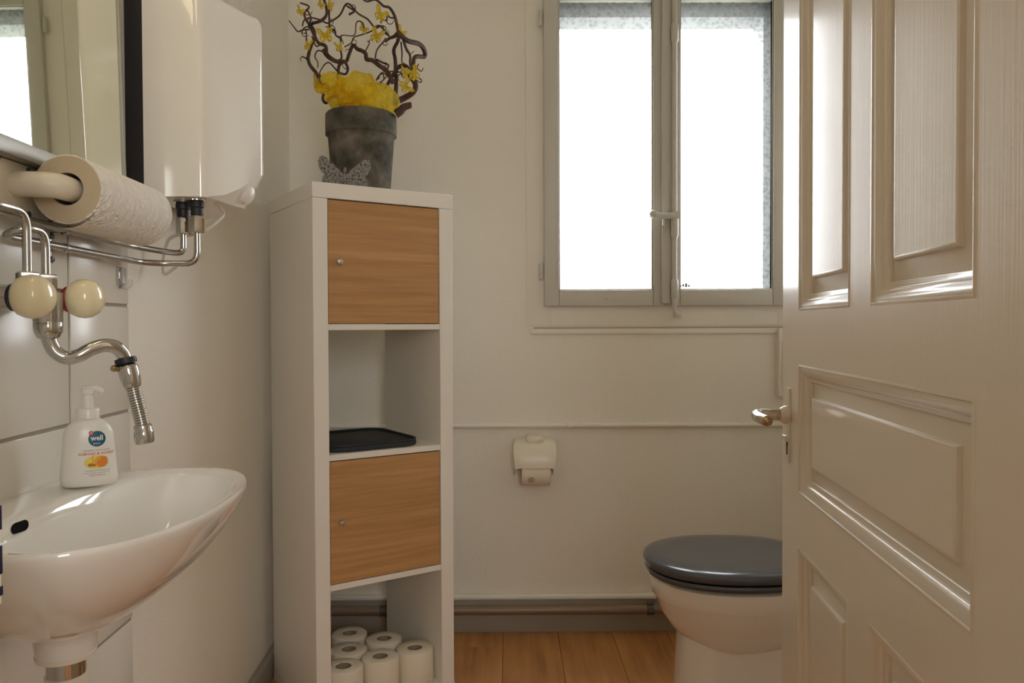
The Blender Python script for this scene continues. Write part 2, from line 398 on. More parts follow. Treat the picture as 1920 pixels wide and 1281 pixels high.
# ------------------------------------------------------------------ window
def win_empty(): return thing('window_1', None, None, (.555, D, 1.155), 0, None, 'structure')
win = win_empty(); WO = (.555, D, 1.155)
def wpart(name, mat, fn, parent=win, **k): return part(name, mat, parent, fn, origin=WO, **k)
def framebox(bm, x0, x1, z0, z1, y0, y1, wl_, wr, wb, wt, bev=.003):
    box(bm, (x0, y0, z0), (x0+wl_, y1, z1), bev); box(bm, (x1-wr, y0, z0), (x1, y1, z1), bev)
    box(bm, (x0+wl_, y0, z0), (x1-wr, y1, z0+wb), bev); box(bm, (x0+wl_, y0, z1-wt), (x1-wr, y1, z1), bev)
wpart('casing', 'plaster', lambda bm: framebox(bm, .068, 1.045, 1.088, 2.36, D-.0035, D+.004, .085, .085, .085, .08, .0012))
wpart('inner_frame', 'wpaint', lambda bm: framebox(bm, .135, .978, 1.16, 2.30, D-.004, D+.05, .03, .03, .03, .03, .002))
def sash(x0, x1, gx0, gx1, hx):
    z0, z1, gz0, gz1 = 1.157, 2.29, 1.213, 2.228
    s = wpart('sash', 'wpaint', lambda bm: framebox(bm, x0, x1, z0, z1, D-.028, D+.012, gx0-x0, x1-gx1, gz0-z0, z1-gz1, .004))
    p = part('pane', 'glass', s, lambda bm: box(bm, (gx0-.005, D-.004, gz0-.005), (gx1+.005, D-.001, gz1+.005)), origin=WO, smooth=0)
    def bead(bm):
        framebox(bm, gx0-.001, gx1+.001, gz0-.001, gz1+.001, D-.022, D-.006, .005, .005, .005, .005, .001)
    part('glazing_bead', 'wpaint', s, bead, origin=WO)
    for z in (1.182,):
        part('screw', 'wpaint', s, lambda bm: lathe(bm, [(.0005, .0025), (.0045, .0015), (.005, 0)], ((gx0+gx1)/2, D-.028, z), (0, -1, 0), 12), origin=WO)
    if gx0 > .55: part('glass_mark', 'screw', p, lambda bm: [box(bm, (.609+.010*k_, D-.0048, 1.222+.002*(k_ % 2)), (.617+.010*k_, D-.0042, 1.231+.003*(k_ % 3))) for k_ in range(4)], origin=WO)
    return s
sash(.130, .547, .182, .513, .12); sash(.560, .985, .607, .934, .99)
for z in (1.279, 2.163):
    h = wpart('hinge', 'wpaint', lambda bm: lathe(bm, [(.0005, -.030), (.006, -.027), (.0065, -.008), (.0055, -.007), (.0065, -.006), (.0065, .024), (.0045, .029), (.0005, .030)], (.119, D-.020, z), (0, 0, 1), 14))
wpart('meeting_stile', 'wpaint', lambda bm: box(bm, (.541, D-.042, 1.165), (.570, D-.022, 2.29), .003))
rod = wpart('espagnolette_rod', 'wpaint', lambda bm: cyl(bm, (.583, D-.048, 1.150), (.583, D-.048, 2.30), .0085))
def guides(bm):
    for z, h_ in ((1.428, .036), (1.215, .034), (2.1, .034)): lathe(bm, [(.0086, -h_), (.0125, -h_+.006), (.0125, h_-.008), (.0088, h_)], (.583, D-.048, z), (0, 0, 1), 14); box(bm, (.577, D-.045, z-.018), (.589, D-.022, z+.018), .002)
part('rod_guide', 'wpaint', rod, guides, origin=WO)
def rodfoot(bm):
    tube(bm, [(.583, D-.048, 1.155), (.584, D-.046, 1.137), (.590, D-.044, 1.127), (.600, D-.044, 1.125)], .0075, 10)
    box(bm, (.586, D-.05, 1.118), (.606, D-.008, 1.124), .001)
part('rod_hook', 'wpaint', rod, rodfoot, origin=WO)
def lever(bm):
    z = 1.468
    lathe(bm, [(.0005, -.014), (.015, -.013), (.0165, 0), (.015, .012), (.0005, .014)], (.583, D-.052, z), (0, -1, 0), 18)
    tube(bm, [(.583, D-.056, z), (.55, D-.060, z), (.525, D-.066, z), (.506, D-.078, z+.001)], (.0125, .0105), 12)
    lathe(bm, [(.010, -.014), (.0140, -.004), (.0145, .012), (.0105, .020), (.0005, .022)], (.501, D-.078, z+.001), (-.1, -1, 0), 16)
    box(bm, (.540, D-.058, z-.034), (.548, D-.044, z-.008), .002)
part('window_handle', 'wpaint', rod, lever, origin=WO)
struct('trim_4', 'plaster', lambda bm: box(bm, (.086, D-.009, 1.058), (1.02, D, 1.077), .003))
M['groove'] = newmat('darker_groove', (.46, .42, .35), .8)  # darker tone for the flat strip drawn as the groove line
struct('trim_6', 'groove', lambda bm: box(bm, (.092, D-.002, 1.077), (1.02, D+.002, 1.083)))
# notched batten below the ledge
P0, P1 = atY(1461, 616, D-.03), atY(1461, 744, D-.03)
def batten(bm):
    x0 = P0.x
    outl = [(0, P1.z), (.03, P1.z), (.03, P0.z), (0, P0.z)]
    prism(bm, outl, (1, 0, 0), (0, 0, 1), (0, .03, 0), (x0, D-.03, 0), .002)
    box(bm, (x0+.012, D-.04, P1.z+.035), (x0+.05, D, P0.z-.04), .002)
struct('trim_5', 'plaster', batten)
struct('exterior_ground', 'ground', lambda bm: box(bm, (-12, D+.4, -3.1), (14, 26, -3)))

# ------------------------------------------------------------------ open door
DA = .1114; E0 = atY(1468, 640, 1.3); E0.z = 0
DW, DH = .762, 2.02
door = thing('door_1', None, None, E0, -math.pi/2-DA, None, 'structure')
def dpart(name, mat, fn, parent=door, **k): return part(name, mat, parent, fn, **k)
TH = .038; SL, SRT = .100, .660; ML, MR = .340, .415
ZB, ZP, Z1, Z2, Z3, ZT = .25, .743, .826, 1.025, 1.110, 1.90
for a, c in (((0, 0, .012), (SL, TH, DH)), ((SRT, 0, .012), (DW, TH, DH))): dpart('stile', 'door', lambda bm: box(bm, a, c))
for z0, z1 in ((.012, ZB), (ZP, Z1), (Z2, Z3), (ZT, DH)): dpart('rail', 'door', lambda bm: box(bm, (SL, 0, z0), (SRT, TH, z1)))
for z0, z1 in ((ZB, ZP), (Z3, ZT)): dpart('mullion', 'door', lambda bm: box(bm, (ML, 0, z0), (MR, TH, z1)))
def rect_loft(bm, x0, x1, z0, z1, prof, cap=False):
    rings = [[Vector((x0+d, y, z0+d)), Vector((x1-d, y, z0+d)), Vector((x1-d, y, z1-d)), Vector((x0+d, y, z1-d))] for d, y in prof]
    loft(bm, rings, True, False, cap)
MOULD = [(-.001, .003), (-.001, 0), (.0005, -.0008), (.0025, -.0008), (.0032, .0015), (.005, .0012), (.009, .0020), (.013, .0042), (.0165, .0078), (.0185, .0105), (.020, .0112), (.0235, .0112), (.025, .0128), (.025, .017)]
PANEL = [(.022, .0165), (.0275, .0160), (.046, .0125), (.0475, .0075), (.0490, .0068), (.052, .0068)]
for x0, x1, z0, z1 in ((SL, ML, Z3, ZT), (MR, SRT, Z3, ZT), (SL, SRT, Z1, Z2), (SL, ML, ZB, ZP), (MR, SRT, ZB, ZP)):
    p = dpart('panel', 'door', lambda bm: rect_loft(bm, x0, x1, z0, z1, PANEL, True), smooth=30)
    part('moulding', 'door', p, lambda bm: rect_loft(bm, x0, x1, z0, z1, MOULD), smooth=50)
    dpart('back_panel', 'door', lambda bm: box(bm, (x0-.001, .022, z0-.001), (x1+.001, .030, z1+.001)))
es = dpart('escutcheon', 'door', lambda bm: prism(bm, rrect(.026, .864, .052, .985, .004), (1, 0, 0), (0, 0, 1), (0, -.0025, 0), (0, 0, 0), .001))
def keyhole(bm):
    lathe(bm, [(.0005, .0008), (.0042, .0006), (.0042, 0)], (.041, -.0025, .893), (0, -1, 0), 14)
    box(bm, (.0388, -.0033, .876), (.0432, -.0025, .893))
part('keyhole', 'dark', es, keyhole)
part('key_cover', 'door', es, lambda bm: box(bm, (.026, -.0075, .8985), (.046, -.002, .907), .001))
hd = dpart('door_handle', 'brass', lambda bm: (
    lathe(bm, [(.0125, 0), (.0125, .006), (.0095, .008), (.009, .034)], (.041, -.0025, .941), (0, -1, 0), 20),
    tube(bm, [(.041, -.034, .941), (.042, -.046, .941), (.052, -.053, .941), (.075, -.055, .9405), (.100, -.054, .9405), (.118, -.051, .940)], (.0095, .0085), 16),
    lathe(bm, [(.0085, 0), (.0075, .004), (.004, .007), (.0005, .008)], (.118, -.051, .940), (1, .15, 0), 16)))
part('handle_collar', 'door', hd, lambda bm: lathe(bm, [(.015, -.002), (.0145, .005), (.012, .010), (.010, .012)], (.041, -.0025, .941), (0, -1, 0), 20))
dpart('door_hinge', 'wpaint', lambda bm: [cyl(bm, (DW+.004, .0, z), (DW+.004, .0, z+.09), .007) for z in (.3, 1.7)])

# ------------------------------------------------------------------ warm fill lamp, added unseen above the mirror
lp = lthing('fill_lamp', 'added warm fill lamp, unseen above the mirror', 'lamp', (0, .88, 2.03))
part('fill_lamp_base', 'white_pl', lp, lambda bm: box(bm, (0, -.12, -.03), (.035, .12, .03), .006))
part('fill_lamp_arm', 'white_pl', lp, lambda bm: box(bm, (.03, -.04, -.012), (.075, .04, .012), .004))
part('fill_lamp_shade', 'opal', lp, lambda bm: lathe(bm, [(.0005, -.18), (.022, -.178), (.034, -.165), (.034, .165), (.022, .178), (.0005, .18)], (.105, 0, 0), (0, 1, 0), 28))

# ================================================================== SHELF UNIT
CX0, CY0, CA = -.5109, 2.0451, .5747
FRM, OPN, SHF = .041, .335, .016; CW = OPN+2*FRM; CHt = 4*OPN+3*SHF+2*FRM; CDp = .39
cab = thing('shelf_unit', 'tall cream cube shelf with two oak doors, standing askew in the corner', 'shelf', (CX0, CY0, 0), CA)
def cpart(name, mat, fn, parent=cab, **k): return part(name, mat, parent, fn, **k)
BV = .0012
cpart('side_panel', 'cab', lambda bm: box(bm, (0, 0, FRM), (FRM, CDp, CHt-FRM-.0006), BV, 1))
cpart('side_panel', 'cab', lambda bm: box(bm, (CW-FRM, 0, FRM), (CW, CDp, CHt-FRM-.0006), BV, 1))
cpart('top_panel', 'cab', lambda bm: box(bm, (-.0008, -.0008, CHt-FRM), (CW+.0008, CDp, CHt), BV, 1))
cpart('bottom_panel', 'cab', lambda bm: box(bm, (-.0008, -.0008, 0), (CW+.0008, CDp, FRM), BV, 1))
def zopen(k_): t = CHt-FRM-k_*(OPN+SHF); return t-OPN, t
for k_ in range(3):
    z0, _ = zopen(k_); cpart('shelf_board', 'cab', lambda bm: box(bm, (FRM, .003, z0-SHF), (CW-FRM, CDp, z0), .0008, 1))
for k_, mt in ((0, 'oak'), (2, 'oak2')):
    z0, z1 = zopen(k_); g = .0022
    d = cpart('cabinet_door', mt, lambda bm: box(bm, (FRM+g, .004, z0+g), (CW-FRM-g, .022, z1-g*1.3), .0008, 1))
    d['label'] = 'oak veneer door front with small metal knob'
    zk = (z0+z1)/2
    part('door_knob', 'steel', d, lambda bm: lathe(bm, [(.004, 0), (.004, .008), (.0075, .010), (.0085, .014), (.0075, .018), (.0005, .0195)], (FRM+.030, .004, zk), (0, -1, 0), 18))
    cpart('door_box', 'cab', lambda bm: box(bm, (FRM+.003, CDp-.012, z0+.003), (CW-FRM-.003, CDp-.004, z1-.003)))
def cabp(u, w_, z): return Vector((CX0+u*math.cos(CA)-w_*math.sin(CA), CY0+u*math.sin(CA)+w_*math.cos(CA), z))
# dark tray on the second shelf
zs = zopen(1)[0]
tr_ = thing('serving_tray', 'flat dark slate tray with rounded corners lying in the open compartment', 'tray', cabp(FRM, 0, zs), CA)
part('tray_base', 'tray', tr_, lambda bm: prism(bm, rrect(.002, .022, .290, .335, .06, 8), (1, 0, 0), (0, 1, 0), (0, 0, .014), (0, 0, 0), .005, 3))
part('tray_rim', 'tray', tr_, lambda bm: tube(bm, [(x, y, .017) for x, y in rrect(.006, .026, .286, .331, .057, 8)+[rrect(.006, .026, .286, .331, .057, 8)[0]]], .004, 8, 1, False))
# toilet rolls in the bottom compartment
ROLLH, ROLLR = .100, .054
roll0 = None
RL = ['toilet roll at the front left of the bottom compartment', 'toilet roll in the middle of the front row, bottom compartment', 'toilet roll at the front right, nearest the right side panel',
      'toilet roll in the second row, directly behind the front left roll', 'toilet roll behind the gap between the middle and right front rolls', 'rearmost toilet roll, deep at the left of the bottom compartment']
for i, (u, w_, rz) in enumerate(((.099, .062, .2), (.211, .066, 1.3), (.320, .064, 2.5), (.154, .163, 3.1), (.272, .178, 4.2), (.200, .275, 5.0))):
    if roll0 is None:
        roll0 = thing('toilet_roll', RL[0], 'toilet roll', cabp(u, w_, FRM), rz, 'spare toilet rolls in the shelf')
        part('tissue', 'tissue', roll0, lambda bm: lathe(bm, [(.021, .003), (.021, ROLLH-.003), (.023, ROLLH), (ROLLR-.005, ROLLH), (ROLLR-.001, ROLLH-.003), (ROLLR, ROLLH-.008), (ROLLR, .006), (ROLLR-.004, 0), (.023, 0), (.021, .003)], seg=36))
        part('cardboard_core', 'card', roll0, lambda bm: lathe(bm, [(.0207, .001), (.0207, ROLLH-.001), (.0195, ROLLH-.001), (.0195, .001), (.0207, .001)], seg=28))
        o = roll0
    else:
        o = copy_tree(roll0); o.location = cabp(u, w_, FRM); o.rotation_euler.z = rz
    o['label'] = RL[i]

# ================================================================== POT WITH TWIGS
PC = cabp(.218, .195, CHt)
pot = thing('flower_pot', 'weathered grey terracotta pot standing on the shelf unit', 'pot', PC)
PR = .1045
part('pot_body', 'pot', pot, lambda bm: lathe(bm, [(.0005, .0), (.082, 0), (.084, .004), (.097, .176), (.0985, .181), (PR, .185), (PR, .243), (PR-.004, .248), (.093, .248), (.091, .243), (.080, .03), (.0005, .025)], seg=56))
def zpt(zx, zy, Y): return atY(540+zx/5.568, zy/5.568, Y)
tw = thing('twig_arrangement', 'corkscrew hazel twigs hung with yellow butterflies, stuck in the grey pot', 'dried twigs', PC+Vector((0, 0, .2)))
TB = [((1110, 1100), (1130, 900), (1125, 740), (1120, 620), (1105, 520), (1150, 420), (1150, 330), (1130, 230), (1110, 160), (1060, 80), (1000, 65), (950, 20), (900, -5), (830, 15), (790, 0), 17, 8),
 ((1140, 330), (1200, 390), (1260, 430), (1370, 460), (1420, 520), (1425, 590), (1340, 590), (1310, 640), (1320, 740), 20, 17),
 ((1120, 1190), (1170, 1160), (1210, 1120), (1270, 1100), (1290, 1098), 38, 22),
 ((1110, 1070), (1220, 1020), (1310, 960), (1330, 880), (1270, 780), (1240, 700), (1170, 690), (1110, 760), (1020, 920), 26, 13),
 ((1200, 400), (1230, 500), (1275, 580), (1275, 660), (1300, 760), 11, 8),
 ((1100, 870), (1030, 740), (960, 690), (880, 630), (820, 620), (810, 560), (770, 530), (720, 510), (680, 470), (640, 560), (610, 640), (560, 640), (530, 700), (525, 760), 19, 12),
 ((600, 650), (625, 720), (600, 775), (540, 765), (510, 800), (540, 850), 11, 7),
 ((330, 860), (300, 770), (230, 680), (210, 600), (235, 500), (280, 380), (260, 290), (200, 230), (170, 140), (220, 70), (130, 30), 16, 7),
 ((400, 560), (390, 480), (320, 450), (280, 380), (240, 260), (340, 220), (400, 160), (400, 80), (375, 0), (340, -60), 15, 10),
 ((440, 350), (430, 200), (430, 0), (440, -80), 8, 6),
 ((440, 230), (540, 160), (600, 50), (650, 50), (730, 140), (830, 200), (900, 280), (960, 270), (1050, 370), 7, 8),
 ((10, 215), (60, 280), (105, 330), (160, 310), (220, 310), 4, 7),
 ((150, 270), (170, 210), (240, 185), (340, 210), (400, 240), (440, 240), 6, 7),
 ((440, 295), (490, 320), (500, 370), (550, 410), (545, 500), (560, 600), (520, 640), 7, 8),
 ((580, 460), (560, 370), (690, 370), (710, 250), (740, 220), (780, 240), (795, 290), 3.5, 6),
 ((590, 490), (660, 450), (690, 390), (780, 360), (860, 330), (980, 270), (1000, 330), (1060, 380), 5, 7),
 ((810, 530), (850, 450), (830, 430), 5, 4), ((910, 610), (930, 520), (1000, 430), (1020, 400), 6, 6),
 ((370, 520), (420, 590), (500, 640), (590, 645), 20, 16),
 ((370, 540), (310, 530), (280, 590), (310, 650), (310, 710), 6, 4), ((520, 750), (440, 660), (400, 660), (370, 690), (330, 760), (340, 795), (310, 770), 6, 4),
 ((145, 590), (180, 605), (220, 650), 5, 6), ((372, 965), (365, 1040), (400, 1075), (460, 1010), (520, 1000), 11, 14),
 ((690, 920), (760, 980), (800, 1000), (850, 985), 7, 5), ((1360, 670), (1350, 710), (1390, 745), (1412, 710), 5, 3.5), ((1310, 800), (1390, 830), (1380, 862), (1320, 820), 5, 4),
 ((1180, 440), (1190, 560), (1190, 650), (1230, 690), 6, 5), ((940, 830), (975, 760), (1030, 790), (980, 850), (950, 880), 5, 4),
 ((1040, 750), (1130, 745), (1190, 770), (1210, 820), 6, 5), ((920, 620), (1000, 660), (1050, 680), (1030, 730), 8, 6), ((1010, 440), (1060, 400), (1110, 380), (1150, 345), 9, 18),
 ((190, 420), (190, 330), (160, 300), (210, 280), (250, 330), 5, 5), ((250, 380), (290, 480), (330, 470), (350, 450), 6, 5), ((640, 150), (690, 115), (610, 60), 9, 6), ((920, 840), (950, 790), (990, 770), (1000, 830), (960, 860), 6, 4),
 ((200, 100), (240, 190), (215, 270), (250, 320), 6, 9), ((1040, 130), (1060, 180), (1110, 190), (1130, 220), 6, 8), ((970, 240), (985, 205), (1030, 210), (1035, 130), 7, 6)]
def dep(zx, zy, i): return PC.y-.005+.045*math.sin(zx*.008+i*1.7)*min(1, abs(1150-zy)/400+.15)+.03*math.sin(zy*.011+i)*min(1, abs(1150-zy)/500)
PXM = PC.y/FPX/5.568                          # metres per zoom pixel at the pot
for i, b_ in enumerate(TB):
    pts = [zpt(x, y, dep(x, y, i)) for x, y in b_[:-2]]
    if b_[0] == (1120, 1190): pts = [zpt(x, y, PC.y-.02) for x, y in b_[:-2]]
    part('branch', 'twig', tw, lambda bm: tube(bm, pts, (b_[-2]*PXM*1.32, b_[-1]*PXM*1.3), 8, 4), origin=tw.location)
rng = random.Random(11)
for i in range(46):                                        # short curled side twigs
    bi = rng.randrange(len(TB)); b_ = TB[bi]; k_ = rng.randrange(1, len(b_)-3); x, y = b_[k_]
    if y > 820: continue
    a0 = rng.uniform(0, 6.28); cv = rng.choice((-1, 1))*rng.uniform(.5, 1.3); q = [Vector((x, y))]; st = rng.uniform(18, 34)
    for j in range(4):
        q.append(q[-1]+Vector((math.cos(a0), math.sin(a0)))*st); a0 += cv
    z_ = dep(x, y, bi)
    pts = [zpt(p.x, p.y, z_+.006*j*rng.choice((-1, 1))) for j, p in enumerate(q)]
    part('side_twig', 'twig', tw, lambda bm: tube(bm, pts, (6*PXM, 3.2*PXM), 6, 3), origin=tw.location)
def butterfly(bm, size, thin=1):
    for sx in (-1, 1):
        up = [(.03, .05), (.30, .46), (.50, .50), (.52, .32), (.40, .10), (.05, -.02)]; lo = [(.05, -.03), (.36, -.02), (.42, -.22), (.28, -.42), (.14, -.40), (.03, -.12)]
        for wg in (up, lo):
            c = Vector((sum(p[0] for p in wg)/len(wg), sum(p[1] for p in wg)/len(wg)))
            inner = [c+(Vector(p)-c)*.62 for p in wg]
            n_ = len(wg)
            for k_ in range(n_):
                q = (wg[k_], wg[(k_+1) % n_], inner[(k_+1) % n_], inner[k_])
                prism(bm, [(sx*u*size*thin, v_*size) for u, v_ in q], (1, 0, 0), (0, 0, 1), (0, .0012, 0), (0, 0, 0))
            for k_ in range(1, n_-1):              # radiating ribs
                a = Vector(wg[0]); e = Vector(wg[k_]); nrm = (e-a).orthogonal().normalized()*.032
                q = (a-nrm, e-nrm, e+nrm, a+nrm)
                prism(bm, [(sx*u*size*thin, v_*size) for u, v_ in [(p.x, p.y) for p in q]], (1, 0, 0), (0, 0, 1), (0, .0012, 0), (0, 0, 0))
    box(bm, (-.03*size, -.0008, -.35*size), (.03*size, .002, .2*size), .0004, 1)
for i, (x, y, s_, rz, ry) in enumerate(((130, 115, 95, .9, .3), (345, 45, 90, 1.0, .5), (445, 60, 115, 1.35, .1), (390, 370, 155, .35, -.2), (205, 470, 115, -.7, .4), (535, 490, 100, .9, -.3), (790, 300, 105, .8, .5), (925, 370, 150, -.3, .5),
        (970, 150, 150, .8, .35), (1190, 345, 125, 1.0, .3), (1225, 770, 130, 1.15, .1), (1310, 765, 160, .75, -.5), (1230, 900, 140, .2, 1.2), (298, 860, 130, 1.3, .1))):
    o = part('butterfly', 'felt', tw, lambda bm: butterfly(bm, s_*PXM))
    o.location = zpt(x, y, PC.y-.065)-tw.location; o.rotation_euler = (.15*math.sin(i), ry, rz)
    o['label'] = 'yellow felt butterfly clip'
# tulle
tu = thing('tulle_bundle', 'crumpled yellow tulle stuffed into the top of the grey pot', 'decorative tulle', PC+Vector((0, 0, .2)))
def tulle(bm, c, rad, seed, amp=.3):
    r = bmesh.ops.create_icosphere(bm, subdivisions=5, radius=1)
    for v_ in r['verts']:
        d = v_.co.normalized(); q = 1+amp*(noise.noise(d*1.7+Vector((seed, 0, 0)))+.30*abs(noise.noise(d*4+Vector((0, seed, 0))))+.05*noise.noise(d*14+Vector((0, 0, seed))))
        v_.co = Vector((d.x*rad[0], d.y*rad[1], d.z*rad[2]))*q+Vector(c)
tl_ = tu.location
for i, (x, y, rx, ry, rz, am) in enumerate(((735, 975, 215, 210, 195, .30), (945, 1065, 190, 250, 180, .22), (470, 880, 120, 120, 105, .45), (560, 1030, 140, 170, 130, .35), (350, 915, 70, 80, 58, .5), (700, 1040, 150, 150, 120, .5))):
    c = zpt(x, y, PC.y-(.02 if i < 2 else .03))-tl_
    part('tulle_fold', 'tulle', tu, lambda bm: tulle(bm, c, (rx*PXM, min(ry*PXM, .09), rz*PXM), i*3.7, am))
# glitter butterfly figurine
gb = thing('butterfly_figurine', 'silver glitter butterfly figurine leaning before the grey pot', 'figurine', cabp(.112, .055, CHt), CA-.18)
def wing_shape(sx):
    pts = [(0, .034), (.012, .046), (.030, .062), (.047, .077), (.058, .083), (.066, .080), (.070, .068), (.067, .052), (.060, .040), (.052, .034), (.059, .026), (.061, .012), (.056, .002), (.044, -.003), (.028, -.001), (.014, .006), (.006, .014), (0, .022)]
    return [(sx*u*1.03, v_*1.03) for u, v_ in pts]
for sx in (-1, 1):
    wg = part('wing', 'glitter', gb, lambda bm: prism(bm, wing_shape(sx), (1, 0, 0), (0, 0, 1), (0, .006, 0), (0, 0, 0), .0012))
    part('wing_edge', 'glit_edge', wg, lambda bm: prism(bm, [(u*1.012, v_*1.008) for u, v_ in wing_shape(sx)], (1, 0, 0), (0, 0, 1), (0, .006, 0), (0, .003, 0), .001))
part('body', 'glitter', gb, lambda bm: lathe(bm, [(.0005, 0), (.0045, .006), (.0055, .03), (.0035, .042), (.005, .048), (.0035, .054), (.0005, .056)], (0, .002, .002), (0, 0, 1), 14))

# ================================================================== LEFT WALL THINGS
# mirror
MZ0 = 1.345
mir = lthing('wall_mirror', 'aluminium framed wall mirror reflecting the window', 'mirror', (.022, .98, MZ0)); mir.rotation_euler = (0, R(-1.3), WA-.012)
def mfr(bm):
    y0, y1, z1 = -.42, .398, .66
    box(bm, (-.008, y0, -.026), (.011, y1, -.002), .002); box(bm, (-.008, y1-.006, -.002), (.012, y1, z1), .001); box(bm, (-.008, y0, -.002), (.012, y0+.006, z1), .001); box(bm, (-.008, y0, z1-.006), (.012, y1, z1), .001)
part('mirror_frame', 'alu', mir, mfr)
part('mirror_glass', 'mirror', mir, lambda bm: box(bm, (-.006, -.414, -.004), (.009, .392, .654)), smooth=0)
# water heater
HB = Vector((0, 1.46, 1.333))
ht = lthing('water_heater', 'white electric water heater hanging on the left wall', 'water heater', HB)
def plan(off=0):
    def arc(cx_, cy_, r, a0, a1, n=8): return [(cx_+r*math.cos(R(a0+(a1-a0)*k_/n)), cy_+r*math.sin(R(a0+(a1-a0)*k_/n))) for k_ in range(n+1)]
    P = [(.034, 0), (.08, 0), (.124, 0)]+arc(.130, .022, .022, -80, -32, 5)+[(.166, .048), (.182, .086), (.198, .122)]+arc(.1825, .152, .0305, -24, 28, 10)+[(.196, .185), (.178, .222), (.160, .262)]+arc(.130, .288, .022, 32, 80, 5)+[(.08, .31), (.034, .31)]
    if off:
        c = Vector((.1, .155)); P = [tuple(c+(Vector(p)-c)*(1-off)) for p in P]
    return P
ZTOP = .388
def heater(bm):
    P = plan(); r0, r1 = [], []
    for x, y in P:
        fr_ = max(0, min(1, (x-.085)/.055)); t = max(0, min(1, (y-.01)/.14)); lift = .070*t**1.6*fr_
        r1.append(Vector((x, y, lift+.002))); r0.append(Vector((x-.040*fr_*t, y, 0)))
    rings = [r0, r1]+[[Vector((x, y, z)) for x, y in plan(o_)] for o_, z in ((0, ZTOP-.022), (.006, ZTOP-.012), (.022, ZTOP-.004), (.05, ZTOP))]
    loft(bm, rings)
part('heater_body', 'heater', ht, heater, smooth=35)
part('back_plate', 'black', ht, lambda bm: box(bm, (0, .003, .012), (.036, .307, ZTOP-.01)))
kp = Vector((.181, .136, .027)); kn_ = Vector((.86, -.25, -.40)).normalized()
kb_ = part('thermostat_knob', 'white_pl', ht, lambda bm: lathe(bm, [(.023, -.014), (.023, .002), (.021, .004), (.019, .005), (.018, .010), (.015, .012), (.0005, .0125)], kp, kn_, 32))
part('knob_pointer', 'black', kb_, lambda bm: box(bm, kp+Vector((.010, -.006, .020)), kp+Vector((.0125, -.003, .024))))
for x, y in ((.086, .052), (.120, .030)):
    nt = part('pipe_fitting', 'chrome', ht, lambda bm: (lathe(bm, [(.0125, -.065), (.0135, -.062), (.0135, -.036), (.0125, -.033)], (x, y, 0), (0, 0, 1), 6, True, True),), smooth=25)
    part('flange', 'chrome', nt, lambda bm: cyl(bm, (x, y, -.004), (x, y, .004), .018))
    part('plastic_collar', 'black', nt, lambda bm: lathe(bm, [(.010, -.034), (.0115, -.03), (.0115, -.018), (.0135, -.016), (.0135, -.008), (.0115, 0)], (x, y, 0), (0, 0, 1), 20))
# power cord
cpts = [lw(396, 374, .135), lw(412, 388, .14), lw(419, 402, .14), lw(404, 418, .13), lw(384, 432, .115), lw(355, 441, .085), lw(332, 441, .06), lw(316, 450, .04), lw(310, 470, .03), lw(306, 495, .03), lw(309, 514, .035), lw(325, 504, .05), lw(342, 488, .07)]
pc = tag(part('power_cord', 'cord', None, lambda bm: tube(bm, [from_lw(p) for p in cpts], .0035, 8, 6)), 'thin white cord looping below the water heater', 'cord')
# paper towel holder and roll
RC = Vector((.071, 1.112, 1.2855)); RLN = .268; RR = .0495
hol = lthing('paper_towel_holder', 'cream plastic paper towel holder below the mirror', 'towel holder', (0, 1.085, 1.283))
HO = (0, 1.085, 1.283)
def arm(bm):
    tube(bm, bent([(.006, 1.085, 1.288), (.071, 1.085, 1.286), (.071, 1.16, 1.2855), (.071, 1.36, 1.2855)], .020, 8), .0178, 24, 1, False)
part('arm', 'cream', hol, arm, origin=HO)
part('wall_plate', 'cream', hol, lambda bm: prism(bm, rrect(1.045, 1.243, 1.130, 1.318, .012), (0, 1, 0), (0, 0, 1), (.012, 0, 0), (.002, 0, 0), .003), origin=HO)
part('wall_rail', 'cream', hol, lambda bm: box(bm, (.002, 1.0, 1.292), (.008, 1.40, 1.326), .002), origin=HO)
for z in (1.250, 1.312): part('screw', 'screw', hol, lambda bm: lathe(bm, [(.0045, 0), (.004, .002), (.0005, .0025)], (.014, 1.118, z), (1, 0, 0), 12), origin=HO)
rol = lthing('paper_towel_roll', 'used roll of embossed white kitchen paper on the cream holder', 'paper towel', RC)
def roll_shell(bm): lathe(bm, [(RR-.002, 0), (RR, .002), (RR, RLN-.012), (RR-.004, RLN-.003), (RR-.012, RLN)], (0, 0, 0), (0, 1, 0), 56)
part('paper', 'paper', rol, roll_shell)
part('roll_end', 'paper_end', rol, lambda bm: lathe(bm, [(.0232, .002), (.0232, .0), (RR-.002, 0), (RR-.002, .004)], (0, 0, 0), (0, 1, 0), 56))
part('far_end', 'paper_end', rol, lambda bm: lathe(bm, [(.0232, RLN-.001), (RR-.012, RLN)], (0, 0, 0), (0, 1, 0), 40))
part('core', 'card', rol, lambda bm: lathe(bm, [(.0232, .001), (.0232, RLN-.001)], (0, 0, 0), (0, 1, 0), 40))
def flap(bm):                                              # loose last sheet hanging at the front
    rings = []
    for k_ in range(7):
        t = R(-40-k_*11); q = RR+.0006+.0011*k_
        c = Vector((q*math.cos(t), 0, q*math.sin(t)))
        rings.append([c+Vector((0, .004, 0)), c+Vector((0, RLN-.014, 0))])
    for a, b2 in zip(rings, rings[1:]):
        bm.faces.new([bm.verts.new(p) for p in (a[0], a[1], b2[1], b2[0])])
part('loose_sheet', 'paper', rol, flap)
